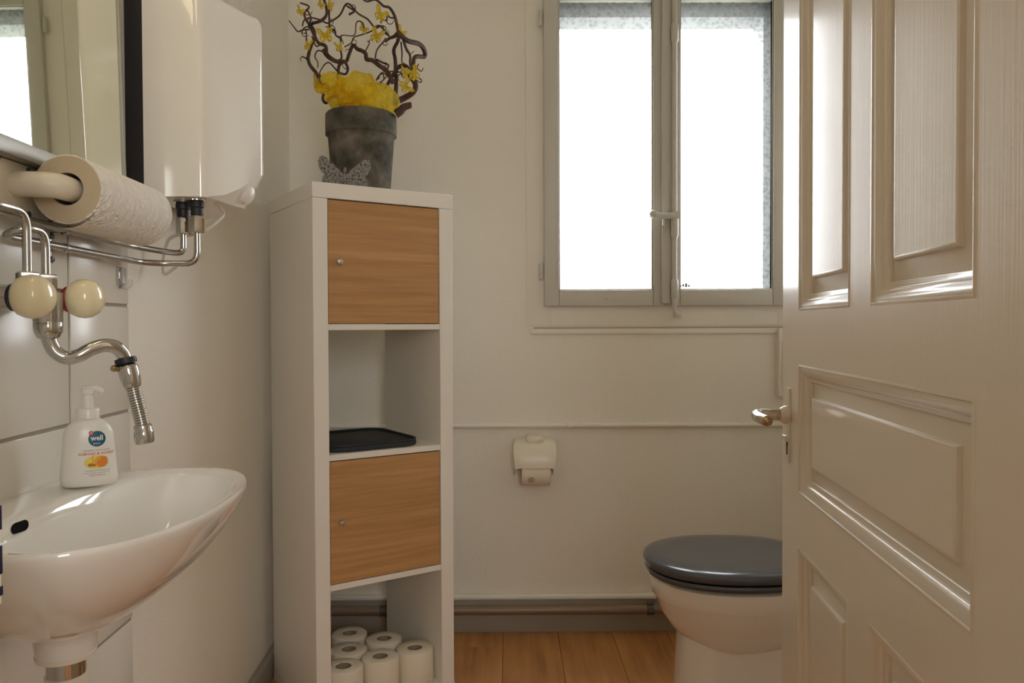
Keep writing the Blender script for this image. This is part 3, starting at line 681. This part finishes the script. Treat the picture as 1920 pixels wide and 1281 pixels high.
# faucet
MO = .056
sA, sB = lw(51, 500, MO).y, lw(86, 500, MO).y
s1, s2 = 1.035, 1.115
zM = 1.128; sC = (sA+sB)/2
FB = Vector((0, sC, zM))
fau = lthing('wall_faucet', 'chrome wall faucet with two ivory ball knobs and curved spout', 'faucet', FB)
def fpart(name, mat, fn, parent=fau, **k): return part(name, mat, parent, fn, origin=FB, **k)
def body(bm):
    cyl(bm, (MO, s1-.006, zM), (MO, s2+.004, zM), .0165, seg=28)
    cyl(bm, (0, s1, zM), (.040, s1, zM), .0175, seg=24); cyl(bm, (MO-.03, s2, zM), (.074, s2, zM), .0125, seg=24)
    lathe(bm, [(.019, .02), (.019, -.018), (.0185, -.020), (.0185, -.022), (.019, -.023), (.018, -.034), (.0145, -.042), (.011, -.044)], (ls(90, 600, 1.085).x, 1.085, zM-.012), (0, 0, 1), 28)
fpart('faucet_body', 'chrome', body)
for s_ in (sA, sB): fpart('union_nut', 'chrome', lambda bm: lathe(bm, [(.0125, .012), (.0135, .014), (.0135, .032), (.012, .034), (.008, .034)], (MO, s_, zM), (0, 0, 1), 6, True, True), smooth=25)
KP = [(.0005, .066), (.010, .0655), (.020, .062), (.0275, .055), (.0315, .046), (.033, .036), (.0318, .025), (.028, .014), (.021, .006), (.014, .002), (.012, .0)]
for s_, o_, sc, rg in ((s1, .0385, .80, 'blue'), (s2, .068, .76, 'red')):
    kk = fpart('tap_knob', 'ivory', lambda bm: lathe(bm, [(r*sc*1.12, h*sc*.97) for r, h in KP], (o_, s_, zM+.001), (1, 0, 0), 48, lobes=3, amp=.035), smooth=60)
    part('colour_ring', rg, kk, lambda bm: lathe(bm, [(.0165, -.004), (.0185, -.002), (.0185, .003), (.0165, .006)], (o_+.002, s_, zM), (1, 0, 0), 32), origin=FB)
sp_px = [(91, 622, 1.085), (93, 640, 1.087), (104, 660, 1.09), (124, 671, 1.095), (147, 667, 1.10), (170, 655, 1.108), (193, 648, 1.117), (214, 650, 1.126), (228, 661, 1.135), (235, 675, 1.14)]
spt = [ls(x, y, s_) for x, y, s_ in sp_px]
fpart('spout', 'chrome', lambda bm: tube(bm, spt, .0098, 20, 6))
SS = 1.142
a, b2, c2, d2, e2 = [ls(x, y, SS) for x, y in ((235, 673), (238, 684), (249, 727), (267, 797), (272, 832))]
dv = fpart('swivel_joint', 'chrome', lambda bm: lathe(bm, [(.009, -.002), (.0135, .002), (.0145, .006), (.0145, .014), (.0138, .022), (.0125, .032), (.0110, (c2-b2).length), (.006, (c2-b2).length+.001)], b2, c2-b2, 24))
part('rubber_ring', 'black', dv, lambda bm: lathe(bm, [(.009, -.001), (.0148, 0), (.0152, .004), (.0148, .008), (.009, .009)], a-(b2-a)*.1, b2-a, 24), origin=FB)
scr = ls(216, 691, SS-.01)
part('clamp_screw', 'brass', dv, lambda bm: (lathe(bm, [(.0005, .006), (.004, .0055), (.005, .003), (.005, -.002)], scr, Vector((-.6, -.8, 0)), 14), cyl(bm, scr, scr+Vector((.016, .012, 0)), .0045)), origin=FB)
L_ = (d2-c2).length; pr = []
nr = 15
for k_ in range(nr):
    h0 = L_*k_/nr; st = L_/nr
    pr += [(.0088, h0), (.0104, h0+st*.25), (.0108, h0+st*.5), (.0104, h0+st*.75)]
pr.append((.0088, L_))
fpart('flexible_hose', 'chrome', lambda bm: lathe(bm, pr, c2, d2-c2, 22), smooth=70)
Lt = (e2-d2).length
fpart('aerator', 'chrome', lambda bm: lathe(bm, [(.009, -.002), (.0125, 0), (.0125, .008), (.0133, .009), (.0138, .011), (.0138, Lt-.006), (.0125, Lt-.001), (.0105, Lt), (.0100, Lt-.004), (.0005, Lt-.004)], d2, e2-d2, 26))
# water pipes to the heater
H1, H2 = Vector((.086, 1.46+.052, 1.333)), Vector((.120, 1.46+.030, 1.333))
zu, zl = 1.235, 1.209
p1 = bent([(H1.x, H1.y, 1.268), (H1.x, H1.y, zu-.004), (.065, 1.492, zu-.004), (.030, 1.415, zu), (.026, .965, zu+.004), (MO, .965, zu+.007), (MO, sA, zu+.007), (MO, sA, zM+.03)], .026)
p2 = bent([(H2.x, H2.y, 1.268), (H2.x, H2.y, zl), (.055, 1.482, zl), (.028, 1.45, zl), (.026, 1.035, zl+.001), (MO, 1.035, zl+.012), (MO, sB, zl+.012), (MO, sB, zM+.03)], .024)
for p, lb in ((p1, 'upper of the two chrome pipes running along the left wall to the heater'), (p2, 'lower of the two chrome pipes running along the left wall to the heater')):
    tag(part('water_pipe', 'pipechrome', None, lambda bm: tube(bm, [from_lw(q) for q in p], 0.0058, 12, 1, False)), lb, 'pipe', 'chrome pipes to the water heater')
CB = (0, 1.19, 1.2)
cl = lthing('pipe_clip', 'small metal clip holding both chrome pipes to the tiled wall', 'pipe clip', CB)
part('clip_plate', 'pipechrome', cl, lambda bm: box(bm, (.004, 1.186, 1.186), (.0065, 1.196, 1.252), .001), origin=CB)
for z, z2 in ((zu, 1.227), (zl, 1.192)):
    part('clip_loop', 'pipechrome', cl, lambda bm: (lathe(bm, [(.0053, -.004), (.0072, -.0035), (.0072, .0035), (.0053, .004)], (.0265, 1.191, z), (0, 1, 0), 18), cyl(bm, (.005, 1.191, z), (.02, 1.191, z), .003)), origin=CB)
    part('screw', 'screw', cl, lambda bm: lathe(bm, [(.0045, 0), (.0042, .003), (.0005, .004)], (.0065, 1.191, z2), (1, 0, 0), 12), origin=CB)
# clear hook
hp = lw(222, 520)
hk = lthing('adhesive_hook', 'small clear plastic hook stuck on the white tile', 'hook', hp)
part('hook_plate', 'clear', hk, lambda bm: prism(bm, [(-.017, .018), (.017, .018), (.017, -.010), (.007, -.021), (-.007, -.021), (-.017, -.010)], (0, 1, 0), (0, 0, 1), (.003, 0, 0), (.0045, 0, 0), .0008))
part('hook_arm', 'clear', hk, lambda bm: tube(bm, [(.007, 0, -.014), (.012, 0, -.019), (.020, 0, -.015), (.022, 0, -.004)], (.004, .003), 10))

# ------------------------------------------------------------------ washbasin
BS, ZR_ = 1.040, .850
BB = Vector((0, BS, ZR_))
bas = lthing('washbasin', 'small white ceramic washbasin fixed to the tiled wall', 'washbasin', BB)
def outline(sc=1.0, N=72, inset=0, cx_=.16, f0=.157, hw=.257, wallhw=.205):
    out = []
    F = f0-inset; W = hw-inset
    for i in range(N):
        t = -math.pi/2+math.pi*i/(N-1); c, s_ = math.cos(t), math.sin(t)
        out.append((cx_+F*abs(c)**(2/2.4), math.copysign(abs(s_)**(2/2.4), s_)*W))
    nb_ = 12
    for i in range(1, nb_+1):
        t = i/nb_; x = cx_*(1-t)+inset*t*0; y = W-(W-(wallhw-inset))*t**1.6; out.append((max(x, .0), y))
    nw = 10
    for i in range(1, nw): out.append((0, (wallhw-inset)*(1-2*i/nw)))
    for i in range(nb_, 0, -1):
        t = i/nb_; x = cx_*(1-t); y = -(W-(W-(wallhw-inset))*t**1.6); out.append((max(x, 0), y))
    return [Vector(p) for p in out]
def basin(bm):
    O_ = outline(); N = len(O_); c = Vector((.095, .005))
    def ring(z, sc, wallkeep): 
        r = []
        for p in O_:
            q = c+(p-c)*sc
            if wallkeep: q.x = c.x+(p.x-c.x)*(sc if p.x > c.x else max(sc, wallkeep))
            r.append(Vector((q.x, q.y, z)))
        return r
    rings = []
    for z, sc, wk in ((-.166, .17, 0), (-.163, .22, .5), (-.152, .36, .8), (-.139, .46, 1), (-.120, .58, 1), (-.100, .69, 1), (-.078, .79, 1), (-.055, .875, 1), (-.032, .94, 1), (-.014, .980, 1), (-.004, .996, 1), (.0, .996, 1)):
        rings.append(ring(z, sc, wk))
    # rim roll and inner bowl (ellipse-ish, blended from the outline)
    I = []
    ic = Vector((.188, 0.0))
    for p in O_:
        d = p-ic; ang = math.atan2(d.y, d.x)
        ca, sa = math.cos(ang), math.sin(ang)
        af = .112 if ca > 0 else .104; rr_ = 1/((abs(ca)/af)**2.3+(abs(sa)/.225)**2.3)**(1/2.3)
        I.append(ic+Vector((ca, sa))*rr_)
    def mixr(t, z): return [Vector((p.x+(q.x-p.x)*t, p.y+(q.y-p.y)*t, z)) for p, q in zip(O_, I)]
    rings += [mixr(.12, .003), mixr(.35, .0025), mixr(.75, .0), mixr(.93, -.002), mixr(1.0, -.008)]
    for z, sc in ((-.03, .955), (-.055, .90), (-.08, .80), (-.10, .66), (-.115, .45), (-.124, .22), (-.127, .08)):
        cc = ic+(Vector((.12, 0))-ic)*(1-sc)*.6
        rings.append([Vector((cc.x+(q.x-ic.x)*sc, cc.y+(q.y-ic.y)*sc, z)) for q in I])
    loft(bm, rings, True, True, True)
part('bowl', 'ceramic', bas, basin, smooth=60)
from mathutils.bvhtree import BVHTree
bowl_o = [c for c in bas.children if c.name.startswith('bowl')][0]
_bb = bmesh.new(); _bb.from_mesh(bowl_o.data); _tree = BVHTree.FromBMesh(_bb); _bb.free()
def slot(bm):
    o0 = to_lw(CAM)-BB; pts_ = []
    for u, v_ in [(0, 0)]+rrect(20, 978.5, 53, 999, 9, 6):
        if (u, v_) == (0, 0): u, v_ = 36, 988.5
        else: v_ -= (u-36)*.33-0
        e_ = to_lw(CAM+ray(u, v_))-to_lw(CAM); h_ = _tree.ray_cast(o0, e_.normalized())
        pts_.append(h_[0]+h_[1]*(-.0005 if h_[1].dot(e_) > 0 else .0005))
    c_ = bm.verts.new(pts_[0]); rr_ = [bm.verts.new(p) for p in pts_[1:]]
    for i_ in range(len(rr_)): bm.faces.new((c_, rr_[i_], rr_[(i_+1) % len(rr_)]))
part('overflow_slot', 'dark', bas, slot)
part('drain_collar', 'ceramic', bas, lambda bm: lathe(bm, [(.040, -.150), (.039, -.178), (.0365, -.202), (.034, -.204)], (.095, .005, 0), (0, 0, 1), 40))
tp_ = part('drain_tail', 'chrome', bas, lambda bm: lathe(bm, [(.034, -.203), (.025, -.207), (.0245, -.212), (.0245, -.232), (.022, -.234)], (.095, .005, 0), (0, 0, 1), 36))
part('drain_gasket', 'cream', tp_, lambda bm: lathe(bm, [(.034, -.200), (.0375, -.202), (.0365, -.208), (.030, -.210)], (.095, .005, 0), (0, 0, 1), 36))
def trap(bm):
    lathe(bm, [(.022, -.232), (.0265, -.233), (.0265, -.256), (.022, -.264), (.019, -.266), (.019, -.42), (.0005, -.42)], (.095, .005, 0), (0, 0, 1), 32)
    tube(bm, bent([(.095, .005, -.36), (.095, .005, -.46), (.06, .005, -.46), (.06, .005, -.40), (-.005, .005, -.40)], .03), .018, 18, 1, False)
part('drain_pipe', 'cream', bas, trap)

# ------------------------------------------------------------------ soap bottle
sbp = Vector((.074, 1.158, ZR_+.0025)); SROT = R(66)
soap = thing('soap_dispenser', 'white pump bottle of almond and honey hand soap on the basin ledge', 'soap bottle', from_lw(sbp), SROT-R(35))
BA, BD = .041, .0215
def bsec(z):                                               # half width, half depth at height z
    for (z0, a0, d0), (z1, a1, d1) in zip(BPR, BPR[1:]):
        if z0 <= z <= z1:
            t = (z-z0)/(z1-z0); return a0+(a1-a0)*t, d0+(d1-d0)*t
    return BPR[-1][1:]
BPR = [(0, .036, .018), (.003, .0405, .0205), (.012, .0415, .0215), (.030, .0400, .0215), (.055, .0378, .0212), (.072, .0366, .0205), (.080, .0352, .0195), (.088, .031, .018), (.094, .0245, .0155), (.098, .018, .0135), (.100, .0145, .0125)]
BPR = [(z, a_*.93, d_) for z, a_, d_ in BPR]
def bottle(bm):
    loft(bm, [superring(0, 0, a_, a_, d_, 2.5, z, 48) for z, a_, d_ in BPR])
part('bottle', 'white_pl', soap, bottle, smooth=50)
pump = part('pump_head', 'white_pl', soap, lambda bm: (
    lathe(bm, [(.0145, .099), (.0155, .1), (.0155, .112), (.0145, .114), (.0075, .115), (.0070, .135), (.0085, .136), (.0085, .144), (.004, .146), (.0005, .146)], (0, 0, 0), (0, 0, 1), 28),
    tube(bm, [(-.006, .0, .1425), (.006, 0, .144), (.014, -.0, .1425), (.019, 0, .138)], (.0058, .0035), 12)))
pump['label'] = 'white pump head'
inks = {k_: newmat('ink_'+k_, c, .4) for k_, c in dict(teal=(.0, .10, .17), red=(.62, .03, .02), orange=(.80, .22, .06), grey=(.25, .23, .21), white=(.85, .83, .8), honey=(.85, .42, .04), amber=(.80, .25, .03), almond=(.45, .16, .03), yellow=(.88, .68, .12)).items()}
def surf(u, z, off):
    a_, d_ = bsec(max(0, min(.0999, z))); q = max(0, 1-(min(abs(u), a_*.98)/a_)**2.5)**(1/2.5); return Vector((u, -d_*q-off, z))
def print_disc(name, ink, u0, z0, ru, rz, off, parent, n=28):
    bm = BM(); rings = []
    c = bm.verts.new(surf(u0, z0, off)); prev = None
    for k_ in (.5, 1):
        cur = [bm.verts.new(surf(u0+ru*k_*math.cos(2*math.pi*i/n), z0+rz*k_*math.sin(2*math.pi*i/n), off)) for i in range(n)]
        for i in range(n):
            j = (i+1) % n
            bm.faces.new((prev[i], cur[i], cur[j], prev[j]) if prev else (c, cur[i], cur[j]))
        prev = cur
    return finish(name, bm, inks[ink], parent)
def print_text(name, txt, ink, u0, z0, size, off, parent, sx=1.0, bold=0):
    cu = bpy.data.curves.new('t', 'FONT'); cu.body = txt; cu.size = size; cu.align_x = 'CENTER'; cu.align_y = 'CENTER'; cu.resolution_u = 2; cu.offset = bold
    to = bpy.data.objects.new('t', cu); COL.objects.link(to)
    dg = bpy.context.evaluated_depsgraph_get(); me = bpy.data.meshes.new_from_object(to.evaluated_get(dg))
    bpy.data.objects.remove(to)
    bm = BM(); bm.from_mesh(me); bmesh.ops.triangulate(bm, faces=bm.faces)
    for v_ in bm.verts: v_.co = surf(u0+v_.co.x*sx, z0+v_.co.y, off)
    return finish(name, bm, inks[ink], parent, 0)
LU = .010
logo = print_disc('brand_disc', 'teal', LU, .0705, .0115, .0115, .0003, soap)
print_text('brand_lettering', 'well', 'white', LU, .0715, .0105, .0006, logo, .95, .00025)
print_text('brand_subtitle', 'BODY', 'white', LU, .0635, .0036, .0006, logo)
rd = print_disc('brand_cross', 'red', LU-.0075, .0795, .0032, .0032, .0007, soap)
for a_, b3 in ((.0016, .0006), (.0006, .0016)): print_disc('cross_bar', 'white', LU-.0075, .0795, a_, b3, .0010, rd, 4)
print_text('label_text', 'CREMESEIFE  SAVON CREME', 'grey', LU-.001, .0535, .0030, .0004, soap, .95)
print_text('label_text', 'ALMOND & HONEY', 'orange', LU-.001, .0487, .0056, .0004, soap, .95, .00012)
for ink, du, z, ru, rz in (('yellow', -.002, .036, .0155, .0095), ('honey', .005, .0365, .0095, .0085), ('amber', .006, .0345, .0068, .0060), ('amber', .0085, .0405, .0045, .0035), ('honey', .003, .039, .003, .004), ('almond', -.0085, .0325, .0042, .0026), ('almond', -.0045, .0318, .0028, .0018), ('honey', -.006, .040, .0012, .006)):
    print_disc('label_picture', ink, LU+du, z, ru, rz, .0004+.0002*['yellow', 'honey', 'amber', 'almond'].index(ink), soap)
print_text('label_text', 'mit Mandelmilch & Honigextrakt', 'grey', LU, .0238, .0026, .0004, soap, .95)
print_text('label_text', "au lait d'amande et extrait de miel", 'grey', LU-.001, .0205, .0026, .0004, soap, .95)
print_text('label_text', 'SWISS FORMULA', 'red', LU, .0168, .0030, .0004, soap, .95)

# ================================================================== TOILET
TY, TZR = 2.14, .405
toi = thing('toilet', 'white ceramic toilet with a slate grey seat and lid', 'toilet', (.62, TY, 0))
TO = (.62, TY, 0)
def pan(bm):
    prof = [(.405, .400, .17, .36), (.395, .393, .185, .36), (.350, .400, .183, .36), (.343, .405, .179, .36), (.335, .410, .176, .36), (.30, .423, .163, .35), (.26, .450, .140, .28), (.225, .485, .112, .20), (.195, .525, .082, .12), (.17, .565, .055, .06), (.155, .61, .025, .02)]
    rings = [superring(.62, TY, .62-xf, xb, hw, 2.15, z) for z, xf, hw, xb in prof]
    loft(bm, rings)
def pedestal(bm):
    prof = [(.0, .445, .175, .40), (.020, .446, .175, .40), (.030, .452, .165, .40), (.036, .460, .125, .40), (.055, .464, .106, .40), (.15, .468, .100, .38), (.25, .474, .098, .36), (.29, .48, .096, .35), (.33, .5, .09, .3)]
    loft(bm, [superring(.62, TY, .62-xf, xb, hw, 3.2, z) for z, xf, hw, xb in prof])
def both(bm): pan(bm); pedestal(bm)
part('pan', 'ceramic', toi, both, origin=TO, smooth=50)
part('outlet_spigot', 'ceramic', toi, lambda bm: tube(bm, [(.84, TY, .30), (.93, TY, .24), (1.02, TY, .16), (1.115, TY, .15)], (.07, .055), 24), origin=TO)
part('seat_ring', 'seat', toi, lambda bm: loft(bm, [superring(.62, TY, .62-xf, .235, hw, 2.25, z) for z, xf, hw in ((.405, .405, .178), (.408, .386, .195), (.416, .383, .198), (.422, .386, .195), (.4235, .40, .18))]), origin=TO)
part('lid', 'seat', toi, lambda bm: loft(bm, [superring(.62, TY, .62-xf, .235+dx, hw, 2.3, z) for z, xf, hw, dx in ((.4265, .392, .189, -.006), (.429, .382, .199, 0), (.438, .378, .203, .003), (.447, .380, .201, .001), (.453, .387, .194, -.006), (.4565, .402, .180, -.02), (.4575, .44, .15, -.05), (.456, .50, .09, -.1))]), origin=TO, smooth=60)
for s_ in (-1, 1): part('seat_hinge', 'seat', toi, lambda bm: cyl(bm, (.845, TY+s_*.08-.02, .42), (.845, TY+s_*.08+.02, .42), .012), origin=TO)

# ================================================================== BACK WALL THINGS
HX, HZ = .093, .0
hb = Vector((.093, D, .58))
tph = thing('toilet_paper_holder', 'cream plastic toilet paper holder with curved cover on the back wall', 'paper holder', hb)
def cover(bm):
    prof = [(-.002, .116), (-.030, .114), (-.058, .106), (-.078, .088), (-.090, .065), (-.096, .040), (-.097, .018)]
    P = spline([(0, y, z) for y, z in prof], 4); n_ = len(P); grid = []
    for i, p in enumerate(P):
        t = i/(n_-1); hw = .063+.011*min(1, t*2.2)-.006*max(0, (t-.6)/.4); grid.append([Vector((x*hw, p.y+.004*x*x*x*x, p.z-.004*abs(x)**6)) for x in [k_/8-1 for k_ in range(17)]])
    vs = [[bm.verts.new(q) for q in r] for r in grid]
    for i in range(n_-1):
        for j in range(16): bm.faces.new((vs[i][j], vs[i][j+1], vs[i+1][j+1], vs[i+1][j]))
    bmesh.ops.solidify(bm, geom=bm.faces[:], thickness=.003)
part('cover', 'cream', tph, cover)
part('mount_tab', 'cream', tph, lambda bm: prism(bm, [(.030*math.copysign(abs(math.cos(t))**.7, math.cos(t)), 0.113+.0155*math.copysign(abs(math.sin(t))**.8, math.sin(t))) for t in [2*math.pi*k_/28 for k_ in range(28)]], (1, 0, 0), (0, 0, 1), (0, -.068, 0), (0, -.0, 0), .006, 3))
part('back_plate', 'cream', tph, lambda bm: box(bm, (-.066, -.006, -.005), (.066, 0, .112), .002))
for s_ in (-1, 1): part('side_arm', 'cream', tph, lambda bm: box(bm, (s_*.0655-.002, -.065, -.01), (s_*.0655+.002, -.004, .10), .001))
trl = thing('hanging_toilet_roll', 'patterned toilet roll hanging half covered in the wall holder', 'toilet roll', hb+Vector((.004, -.052, -.004)))
part('tissue', 'tissue_plain', trl, lambda bm: lathe(bm, [(.020, -.049), (.044, -.0495), (.046, -.047), (.046, .047), (.044, .0495), (.020, .049), (.020, -.049)], (0, 0, 0), (1, 0, 0), 44))
def pr_ring(bm, r0, r1):
    for k_ in range(24):
        q = []
        for t, r in ((k_, r0), (k_, r1), (k_+1, r1), (k_+1, r0)):
            a_ = 2*math.pi*t/24; u = -.017+r*math.cos(a_); dz = r*math.sin(a_); th = R(-128)+dz/.046 if False else R(200)+dz/.046*-1
            th = R(205)-dz/.046
            q.append(bm.verts.new(Vector((u, .0464*math.cos(th), .0464*math.sin(th)))))
        bm.faces.new(q)
for r0, r1 in ((.0095, .012), (.0055, .0085), (.0005, .004)): part('green_print', 'greenprint', trl, lambda bm: pr_ring(bm, r0, r1))
part('core', 'card', trl, lambda bm: lathe(bm, [(.0198, -.049), (.0198, .049)], (0, 0, 0), (1, 0, 0), 24))
# painted conduit along the wall
zc = .735
con = thing('wall_conduit', 'thin painted pipe running level across the back wall', 'pipe', (-.4, D, zc))
part('conduit', 'plaster', con, lambda bm: cyl(bm, (-.35, -.012, 0), (1.518, -.012, 0), .0085))
part('coupling', 'plaster', con, lambda bm: lathe(bm, [(.0086, 0), (.0108, .003), (.0108, .018), (.0086, .021)], (atY(1062, 798, D).x+.4, -.012, 0), (1, 0, 0), 18))
part('wall_fillet', 'plaster', con, lambda bm: box(bm, (-.35, -.006, -.006), (1.518, 0, .006)))
# heating pipe above the baseboard
zp = .0915; yp = D-.050
hpz = thing('heating_pipe', 'brown painted heating pipe running low along the back wall', 'pipe', (-.6, yp, zp))
part('pipe', 'copper', hpz, lambda bm: cyl(bm, (-.1, 0, 0), (1.70, 0, 0), .0160, seg=28))
for px in (719, 1219):
    X = atY(px, 1138, yp).x+.6
    c_ = part('pipe_clamp', 'screw', hpz, lambda bm: (lathe(bm, [(.0162, -.012), (.0205, -.011), (.0205, -.006), (.019, -.005), (.019, .005), (.0205, .006), (.0205, .011), (.0162, .012)], (X, 0, 0), (1, 0, 0), 28), cyl(bm, (X, .01, .0), (X, .035, 0), .006), box(bm, (X-.009, -.010, .016), (X+.009, .010, .026), .002)))
    part('clamp_screw', 'chrome', c_, lambda bm: lathe(bm, [(.004, 0), (.0035, .002), (.0005, .0025)], (X, -.0192, 0), (0, -1, 0), 12))
